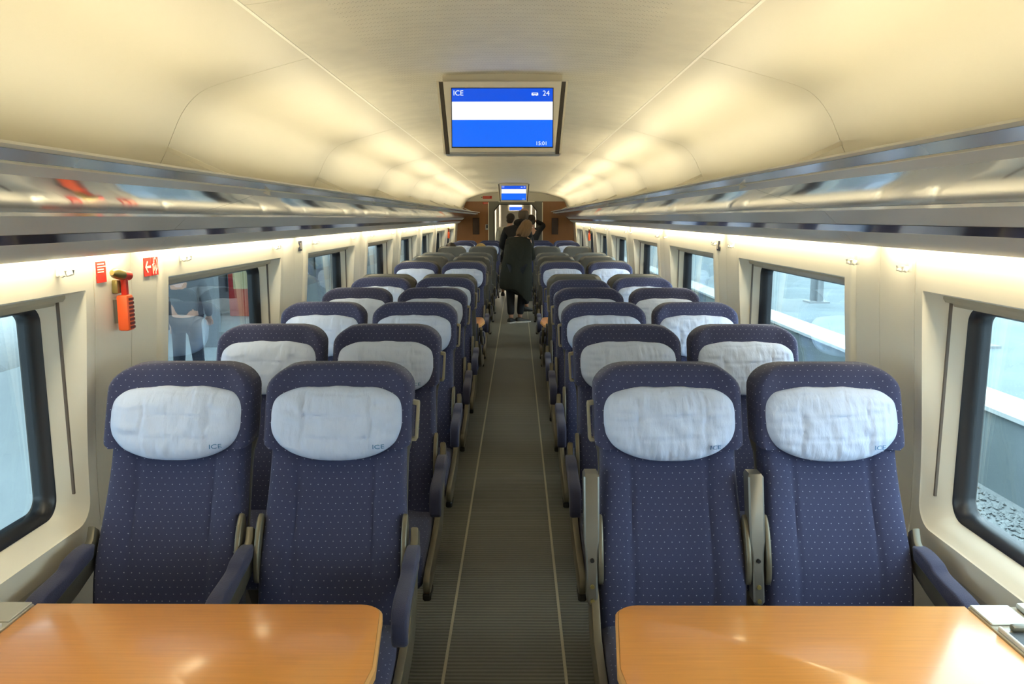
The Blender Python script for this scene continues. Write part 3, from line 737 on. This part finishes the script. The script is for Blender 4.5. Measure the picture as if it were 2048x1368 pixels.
hammer(-1, 15.4, 1.36, 'small red hammer far off on the same wall as the orange hammer')
hammer(1, 13.75, 1.36, 'small red hammer far off on the wall opposite the orange hammer')
t, x = sign('safety_notice', 'red notice with pale lines above the orange hammer', 'sign', -1, 2.535, 2.592, 1.455, 1.522, M_red)
for i, (a, b) in enumerate(((-.025, .016), (-.025, .024), (-.025, .014), (-.025, .012))):
    MB().box(x - .0003, x + .0003, a, b, .024 - i * .0085, .0275 - i * .0085).build('print_line', M_pale, t, 0)
t, x = sign('alarm_sign', 'pair of red pictograms with arrow and hand right of the orange hammer', 'sign', -1, 2.862, 2.915, 1.452, 1.518, M_red)
m = MB()
m.prism([(-.022, 0), (-.004, .022), (.002, .018), (-.010, .004), (.024, .004), (.024, -.004), (-.010, -.004), (.002, -.018), (-.004, -.022)], 'x', x - .0003, x + .0003)
m.build('arrow', M_pale, t, 0)
MB().box(*sorted((.001, .004)), .034, .084, -.033, .033).build('plate', M_red, t, 0)
m = MB()
hand = catmull([(.040, -.028), (.040, -.002), (.036, .006), (.046, .010), (.050, .024), (.058, .030), (.068, .024), (.074, .010), (.072, -.008), (.062, -.018), (.060, -.028)], 3)
m.tube([(x, y, z) for y, z in hand], .0017, 5)
m.tube([(x, .046, .008), (x, .050, -.004), (x, .048, -.016)], .0015, 5); m.tube([(x, .054, .010), (x, .062, .004), (x, .060, -.012)], .0015, 5)
m.build('hand_outline', M_pale, t, 0)
for sx, y, nm in ((-1, 4.96, 'small dark pictogram sign high on the pillar, hammer side'), (1, 5.02, 'small dark pictogram sign high on the pillar opposite the hammer')):
    t, x = sign('seat_pictogram', nm, 'sign', sx, y - .05, y - .003, 1.46, 1.52, M_bsign)
    MB().box(*sorted((-sx * .001, -sx * .004)), .003, .050, -.03, .03).build('plate', M_bsign, t, 0)
    MB().prism([(-.040, 0), (-.026, .012), (-.024, .009), (-.032, .002), (-.010, .002), (-.010, -.002), (-.032, -.002), (-.024, -.009), (-.026, -.012)], 'x', x - .0003, x + .0003).build('arrow', M_pale, t, 0)
    MB().box(x - .0003, x + .0003, .016, .024, -.02, .02).build('figure', M_pale, t, 0)
t = thing('ceiling_notice', 'small red notice high beside the far screen at the end wall', 'sign', (-.62, YE - .004, 2.11))
MB().box(-.10, .10, -.003, .003, -.03, .03).build('plate', M_red, t, 0); MB().box(-.13, -.11, -.003, .003, -.01, .01).build('marker', M_black, t, 0)
MB().box(-.09, .06, -.004, -.003, .004, .012).build('print_line', M_pale, t, 0)
t = thing('wall_notice', 'small red notice at the top of the brown end wall', 'sign', (-.62, YE - .004, 1.985))
MB().box(-.10, .10, -.003, .003, -.02, .02).build('plate', M_red, t, 0); MB().box(-.08, .08, -.004, -.003, -.004, .004).build('print_line', M_pale, t, 0)

# ------------------------------------------------------------------ people
def skin_obj(name, chains, m, parent=None, loc=None, rz=0, sub=2, root=0):
    """chains: list of lists of ((x,y,z), rx, ry); first vertex of a chain may repeat an earlier point"""
    bm = bmesh.new(); lay = bm.verts.layers.skin.verify(); idx = {}
    for ch in chains:
        prev = None
        for p, rx, ry in ch:
            k = tuple(round(c, 4) for c in p)
            if k not in idx:
                v = bm.verts.new(p); idx[k] = v; v[lay].radius = (rx, ry)
            v = idx[k]
            if prev is not None and prev is not v and bm.edges.get((prev, v)) is None: bm.edges.new((prev, v))
            prev = v
    bm.verts.ensure_lookup_table(); bm.verts[root][lay].use_root = True
    me = bpy.data.meshes.new(name); bm.to_mesh(me); bm.free()
    o = link(name, me, None)
    o.modifiers.new('skin', 'SKIN').use_smooth_shade = True
    s = o.modifiers.new('smooth', 'SUBSURF'); s.levels = sub; s.render_levels = sub
    dg = bpy.context.evaluated_depsgraph_get(); nm = bpy.data.meshes.new_from_object(o.evaluated_get(dg))
    o.modifiers.clear(); o.data = nm; bpy.data.meshes.remove(me); nm.name = name
    nm.materials.clear(); nm.materials.append(m); nm.polygons.foreach_set('use_smooth', [True] * len(nm.polygons))
    if parent: o.parent = parent
    if loc: o.location = loc
    if rz: o.rotation_euler = (0, 0, rz)
    return o
def lerp(a, b, t): return tuple(x + (y - x) * t for x, y in zip(a, b))
def hand(p, d, s=1):
    """palm and five fingers as chains; p wrist, d unit direction of the hand"""
    p = Vector(p); d = Vector(d).normalized(); up = Vector((0, 0, 1)) if abs(d.z) < .8 else Vector((0, 1, 0))
    a = d.cross(up).normalized(); n = a.cross(d); out = []
    palm = p + d * .05
    out.append([(tuple(p), .022, .022), (tuple(palm), .030, .018)])
    for i, (off, ln) in enumerate(((-.03, .065), (-.01, .08), (.01, .075), (.03, .055))):
        b = palm + a * off + d * .03; m_ = b + d * ln * .5 - n * .008; e = b + d * ln * .85 - n * .03
        out.append([(tuple(palm), .030, .018), (tuple(b), .010, .010), (tuple(m_), .009, .009), (tuple(e), .008, .008)])
    t1 = p + d * .025 - a * s * .035; t2 = t1 + d * .04 - a * s * .012 - n * .01
    out.append([(tuple(p), .022, .022), (tuple(t1), .011, .011), (tuple(t2), .009, .009)])
    return out
def person(label, loc, rz, J, top_m, leg_m, hair, group='people standing in the aisle', coat=None, shoes=True, bald=False, long_hair=False, name='person'):
    """J: joint dict in local space (facing +Y), z from the ground"""
    H, N_, C_, P_ = J['head'], J['neck'], J['chest'], J['pelvis']
    ch = [[(P_, .145, .11), (lerp(P_, C_, .5), .13, .10), (C_, .155, .11), (N_, .055, .055), (lerp(N_, H, .45), .052, .055)]]
    hd = Vector(H); nd = (hd - Vector(N_)).normalized()
    ch[0] += [(tuple(hd - nd * .03), .072, .085), (tuple(hd + nd * .055), .074, .092), (tuple(hd + nd * .105), .045, .055)]
    fw = Vector(J.get('face', (0, 1, 0))).normalized()
    jk = [[(P_, .165, .125), (lerp(P_, C_, .5), .155, .12), (C_, .18, .13), (lerp(C_, N_, .8), .085, .075)]]
    for s in ('l', 'r'):
        sh, el, wr = J['sh' + s], J['el' + s], J['wr' + s]
        ch.append([(C_, .155, .11), (sh, .058, .058), (el, .040, .040), (wr, .028, .024)])
        ch += hand(wr, Vector(wr) - Vector(el), -1 if s == 'l' else 1)
        jk.append([(C_, .18, .13), (sh, .078, .078), (lerp(sh, el, .5), .066, .066), (el, .060, .060), (lerp(el, wr, .94), .045, .045)])
    tr = []
    for s in ('l', 'r'):
        hp, kn, an = J['hp' + s], J['kn' + s], J['an' + s]
        ch.append([(P_, .145, .11), (hp, .085, .085), (kn, .055, .055), (an, .036, .038), (lerp(an, (an[0], an[1] + .12, .035), 1), .035, .028)])
        tr.append([(P_, .15, .115), (hp, .098, .098), (lerp(hp, kn, .5), .080, .080), (kn, .074, .074), (lerp(kn, an, .95), .056, .060)])
    body = skin_obj(name, ch, M_skin, None, loc, rz); tag(body, label, 'person', group)
    # face: nose, ears, eyes, mouth
    rt = fw.cross(Vector((0, 0, 1))).normalized()
    f0 = hd + nd * .02
    m = MB(); c = f0 + fw * .098 - nd * .012; m.ball(tuple(c), (.014, .016, .020), 8, 6); m.build('nose', M_skin, body)
    for s in (-1, 1):
        e = f0 + rt * s * .078 - nd * .01; MB().ball(tuple(e), (.012, .020, .032), 8, 6).build('ear', M_skin, body)
        e = f0 + fw * .084 + rt * s * .032 + nd * .012; MB().ball(tuple(e), (.012, .012, .009), 8, 6).build('eye', M_white, body)
    c = f0 + fw * .082 - nd * .052; MB().ball(tuple(c), (.024, .012, .008), 8, 6).build('mouth', M_dred, body)
    # hair
    m = MB(); q = hd + nd * .045 - fw * .016
    if bald:
        for k in range(14):
            a = math.pi * (.02 + .96 * k / 13); d = rt * math.cos(a) - fw * math.sin(a)
            m.ball(tuple(hd - nd * .012 + d * .064), (.034, .034, .080), 8, 6)
    else:
        m.ball(tuple(q), (.092, .100, .090), 18, 12)
        m.ball(tuple(hd - nd * .025 - fw * .035), (.078, .070, .065), 14, 10)
        if long_hair:
            for k in range(9):
                a = math.pi * (-.02 + 1.04 * k / 8); d = rt * math.cos(a) - fw * math.sin(a)
                m.tube([tuple(q + d * .06 + nd * .03), tuple(hd + d * .088 - nd * .03), tuple(hd + d * .094 - nd * .11), tuple(hd + d * .085 - nd * .17)], [.035, .038, .034, .016], 8)
    m.build('hair', hair, body, 60)
    if bald: MB().ball((N_[0], N_[1] - .055, N_[2] - .005), (.125, .085, .075), 16, 10).build('hood', top_m, body, 60)
    skin_obj('jacket', jk, top_m, body); skin_obj('trousers', tr, leg_m, body)
    if coat:
        S = []
        for z, cx, cy, a, b in coat:
            S.append([(cx + a * math.cos(t) * (1 + .05 * math.cos(5 * t + z * 3)), cy + b * math.sin(t) * (1 + .05 * math.cos(7 * t)), z) for t in [2 * math.pi * k / 36 for k in range(36)]])
        MB().loft(S).xf(lambda x, y, z: (x, y, z - .20 * sm(-.05, .2, x) * sm(.75, .56, z) if z < .75 else z)).build('coat', top_m, body, 60)
    if shoes:
        for s in ('l', 'r'):
            an = J['an' + s]; x, y = an[0], an[1]; ang = J.get('toe' + s, 0)
            def R(px, py): return (x + px * math.cos(ang) + py * math.sin(ang), y - px * math.sin(ang) + py * math.cos(ang))
            S = []
            for py, hw, h in ((-.07, .028, .075), (-.055, .037, .085), (0, .040, .088), (.06, .043, .062), (.13, .045, .045), (.17, .036, .036), (.188, .016, .026)):
                S.append([(*R(hw * math.cos(t), py), .018 + (h - .018) * max(0, math.sin(t)) ** .7) for t in [math.pi * k / 8 for k in range(9)]])
            sh = MB().loft(S).build('shoe', M_shoe, body, 60)
            S = [[(*R(hw * q, py), z) for q, z in ((-1, 0), (1, 0), (1.05, .022), (-1.05, .022))] for py, hw in ((-.075, .026), (-.05, .038), (.0, .041), (.07, .045), (.14, .044), (.185, .026))]
            MB().loft(S).build('sole', M_sole if coat else M_shoe, sh, 40)
    return body
# woman in a long dark coat, head bowed, hands together in front of her on the right
person('person in long blackish coat with blond hair and white-soled trainers in the aisle', (.03, 12.75, 0), 0, dict(
    head=(.155, .06, 1.505), neck=(.10, .01, 1.385), chest=(.05, .0, 1.24), pelvis=(.005, -.02, .90), face=(.75, .65, -.25),
    shl=(-.115, .02, 1.29), ell=(-.16, .12, 1.02), wrl=(.06, .28, 1.0), shr=(.20, -.02, 1.29), elr=(.255, .02, 1.02), wrr=(.20, .20, 1.06),
    hpl=(-.09, -.02, .86), knl=(-.10, .02, .48), anl=(-.085, -.06, .09), hpr=(.09, -.02, .86), knr=(.09, .04, .48), anr=(.055, .02, .09), toel=.6, toer=1.15),
    M_coat, M_jean, M_hairb, long_hair=True,
    coat=((1.36, .095, .0, .085, .075), (1.32, .07, .0, .165, .11), (1.24, .05, 0, .215, .13), (1.10, .035, 0, .225, .14), (.95, .015, -.01, .235, .15), (.75, .0, -.02, .255, .17), (.60, -.005, -.02, .262, .175), (.555, .0, -.02, .255, .17)))
# balding man in a black hooded jacket
person('balding person in black hooded jacket standing behind the long coat', (.04, 14.3, 0), 0, dict(
    head=(.115, .03, 1.725), neck=(.06, .0, 1.58), chest=(.01, 0, 1.39), pelvis=(.0, 0, .96), face=(.35, .9, 0),
    shl=(-.20, .0, 1.44), ell=(-.285, .05, 1.16), wrl=(-.16, .26, 1.08), shr=(.20, .02, 1.43), elr=(.26, .10, 1.16), wrr=(.16, .30, 1.12),
    hpl=(-.09, 0, .92), knl=(-.10, .02, .5), anl=(-.10, -.02, .09), hpr=(.10, 0, .92), knr=(.13, .03, .5), anr=(.17, .02, .09), toer=1.2),
    M_jack, M_jean, M_hairg, bald=True)
# dark-haired man in a pale jacket
person('person with short dark hair in pale grey jacket near the doorway', (-.17, 17.3, 0), 0, dict(
    head=(.065, .02, 1.63), neck=(.05, .0, 1.50), chest=(.02, 0, 1.33), pelvis=(.0, 0, .94), face=(.2, 1, 0),
    shl=(-.17, .0, 1.41), ell=(-.22, .0, 1.12), wrl=(-.19, .12, .88), shr=(.22, .02, 1.41), elr=(.20, .10, 1.12), wrr=(.12, .28, 1.0),
    hpl=(-.09, 0, .90), knl=(-.09, .02, .49), anl=(-.10, -.02, .09), hpr=(.09, 0, .90), knr=(.09, .03, .49), anr=(.09, .02, .09)),
    M_ljack, M_jean, M_haird)
# person beyond with one arm raised
person('person in black with raised elbow beyond the balding person', (.335, 17.25, 0), 0, dict(
    head=(.0, .02, 1.60), neck=(.01, .0, 1.47), chest=(.01, 0, 1.30), pelvis=(.0, 0, .92), face=(-.3, 1, 0),
    shl=(-.19, .0, 1.38), ell=(-.16, .12, 1.10), wrl=(-.08, .30, 1.02), shr=(.17, .02, 1.41), elr=(.285, .04, 1.50), wrr=(.10, .16, 1.60),
    hpl=(-.09, 0, .88), knl=(-.09, .02, .48), anl=(-.10, -.02, .09), hpr=(.09, 0, .88), knr=(.09, .03, .48), anr=(.09, .02, .09)),
    M_jack, M_jean, M_haird)
def seated(label, x, yc, zt, hair, top):
    z0 = zt - 1.245
    person(label, (x, yc - .02, 0), 0, dict(
        head=(0, -.05, 1.09 + z0), neck=(0, -.03, .97 + z0), chest=(0, 0.0, .80 + z0), pelvis=(0, .10, .57), face=(0, 1, 0),
        shl=(-.15, 0, .87 + z0), ell=(-.165, .14, .70), wrl=(-.08, .34, .66), shr=(.15, 0, .87 + z0), elr=(.165, .14, .70), wrr=(.08, .34, .66),
        hpl=(-.09, .16, .57), knl=(-.10, .52, .54), anl=(-.10, .50, .09), hpr=(.09, .16, .57), knr=(.10, .52, .54), anr=(.10, .50, .09)),
        top, M_jean, hair, group='seated passengers')
seated('blond head of a seated passenger above an aisle grey seat', -.555, 13.30, 1.275, M_hairy, M_jack)
seated('dark-haired head of a seated passenger above a window grey seat', -1.05, 13.30, 1.285, M_haird, M_jean)

# ------------------------------------------------------------------ outside
M_plat = mat('pale_platform_paving', (0.17, 0.205, 0.215), 0.9, noise=0.35, nscale=.7, spec=0.1, bump=.2, bscale=60)
M_conc = mat('pale_concrete', (0.42, 0.45, 0.45), 0.8, noise=0.08, nscale=3)
M_ball = mat('grey_ballast', (0.22, 0.235, 0.235), 0.9, noise=0.35, nscale=14)
M_rail = mat('rusty_rail', (0.16, 0.13, 0.11), 0.4, 0.6)
M_hall = mat('dark_station_front', (0.045, 0.055, 0.065), 0.5, noise=0.3, nscale=.6)
M_col = mat('grey_steel_column', (0.20, 0.22, 0.23), 0.6)
struct(MB().box(-60, 60, -30, 80, -1.5, -1.32).build('ground', M_ball, None, 0))
struct(MB().box(-7.10, -1.75, -20, 60, -1.32, -.45).build('platform_near', mat('brightened_platform_paving', (0.52, 0.58, 0.60), 0.7, noise=0.12, nscale=.8), None, 0))  # paving colour brightened in place of the daylight the canopy blocks
struct(MB().box(5.30, 40, -20, 80, -1.32, -.45).build('platform_opposite', M_plat, None, 0))
struct(MB().box(5.24, 5.85, -20, 60, -.449, -.40).build('platform_edge_stones', M_conc, None, 0))
for i, x in enumerate((-8.0, -9.45, 2.75, 4.2)):
    o = MB().prism([(x - .06, -1.31), (x + .06, -1.31), (x + .06, -1.29), (x + .012, -1.27), (x + .012, -1.20), (x + .034, -1.185), (x + .034, -1.155), (x - .034, -1.155), (x - .034, -1.185), (x - .012, -1.20), (x - .012, -1.27), (x - .06, -1.29)], 'y', -20, 60).build('rail', M_rail, None, 0)
    tag(o, ('inner' if i in (0, 2) else 'outer') + ' steel rail on the ballast ' + ('beyond the hammer-side platform' if x < 0 else 'below the opposite platform'), 'rail', 'rails')
rb = random.Random(3); st = MB()
for i in range(5200):
    x, y = rb.choice((rb.uniform(2.85, 4.08), rb.uniform(4.32, 5.18), rb.uniform(4.32, 5.18))), rb.uniform(3.0, 13); r = rb.uniform(.022, .045); z = -1.315 + r * .3
    a = rb.uniform(0, 6.28); st.add([(x + r * math.cos(a + k * 1.571) * rb.uniform(.7, 1.2), y + r * math.sin(a + k * 1.571) * rb.uniform(.7, 1.2), z + rb.uniform(-.3, .3) * r) for k in range(4)] + [(x, y, z + r * rb.uniform(.5, .9)), (x, y, z - r * .6)], [(0, 1, 4), (1, 2, 4), (2, 3, 4), (3, 0, 4), (1, 0, 5), (2, 1, 5), (3, 2, 5), (0, 3, 5)])
so = st.build('ballast_stones', M_ball, None, 0); so['kind'] = 'stuff'; so['label'] = 'loose grey ballast stones beside the opposite platform'; so['category'] = 'ballast'
for i, (x, y) in enumerate(((7.6, 20.2), (7.6, 28.5), (7.7, 13.2))):
    t = thing('platform_column', 'grey steel column on the opposite platform, %s along it' % ('second', 'third', 'first')[i], 'column', (x, y, -.45), 0, 'platform columns')
    MB().box(-.16, .16, -.03, .03, 0, 5).build('flange', M_col, t, 0); MB().box(-.03, .03, -.16, .16, 0, 5).build('web', M_col, t, 0); MB().box(-.25, .25, -.25, .25, 0, .04).build('base_plate', M_col, t, 0)
cn = struct(link('sky_blocking_canopy', None))  # unseen canopy, added and widened to block sky light on this side
MB().box(-13.0, -1.9, -20, 60, 3.6, 3.8).build('sky_blocking_slab', M_col, cn, 0)
for y in range(-14, 60, 9): MB().box(-5.1, -4.9, y, y + .2, -.45, 3.6).build('post', M_col, cn, 0)
# station front on the hammer side
hallr = struct(link('station_front', None))
MB().box(-7.0, -6.6, 13.4, 60, -.45, 6).build('front_wall', M_hall, hallr, 0)
for i in range(8): MB().box(-6.6, -6.56, 14.2 + i * 4, 17.2 + i * 4, .0, 2.3).build('shop_window', mat('dim_shop_glass', (.10, .13, .14), .1), hallr, 0)
t = thing('vending_machine', 'red vending machine on the hammer-side platform outside', 'vending machine', (-5.75, 17.6, -.45))
MB().rbox(-.45, .45, -.4, .4, 0, 1.85, .03).build('cabinet', M_red, t); MB().box(-.33, .15, -.415, -.40, .6, 1.6).build('display_window', mat('lit_yellowish_panel', (.7, .6, .3), .3), t, 0); MB().box(.2, .36, -.415, -.4, .9, 1.4).build('keypad', M_black, t, 0)
person('person in grey walking clothes standing on the platform outside', (-3.85, 9.3, -.45), 0, dict(
    head=(0, .02, 1.62), neck=(.0, .0, 1.49), chest=(.0, 0, 1.32), pelvis=(.0, 0, .93), face=(-.3, 1, 0),
    shl=(-.19, .0, 1.40), ell=(-.24, .0, 1.12), wrl=(-.22, .10, .88), shr=(.19, .02, 1.40), elr=(.25, .04, 1.12), wrr=(.20, .20, .95),
    hpl=(-.09, 0, .89), knl=(-.11, .02, .49), anl=(-.13, -.02, .09), hpr=(.09, 0, .89), knr=(.11, .03, .49), anr=(.13, .02, .09)),
    mat('mid_grey_coat', (.12, .13, .14), .9), M_jean, M_haird, group='people on the platform')
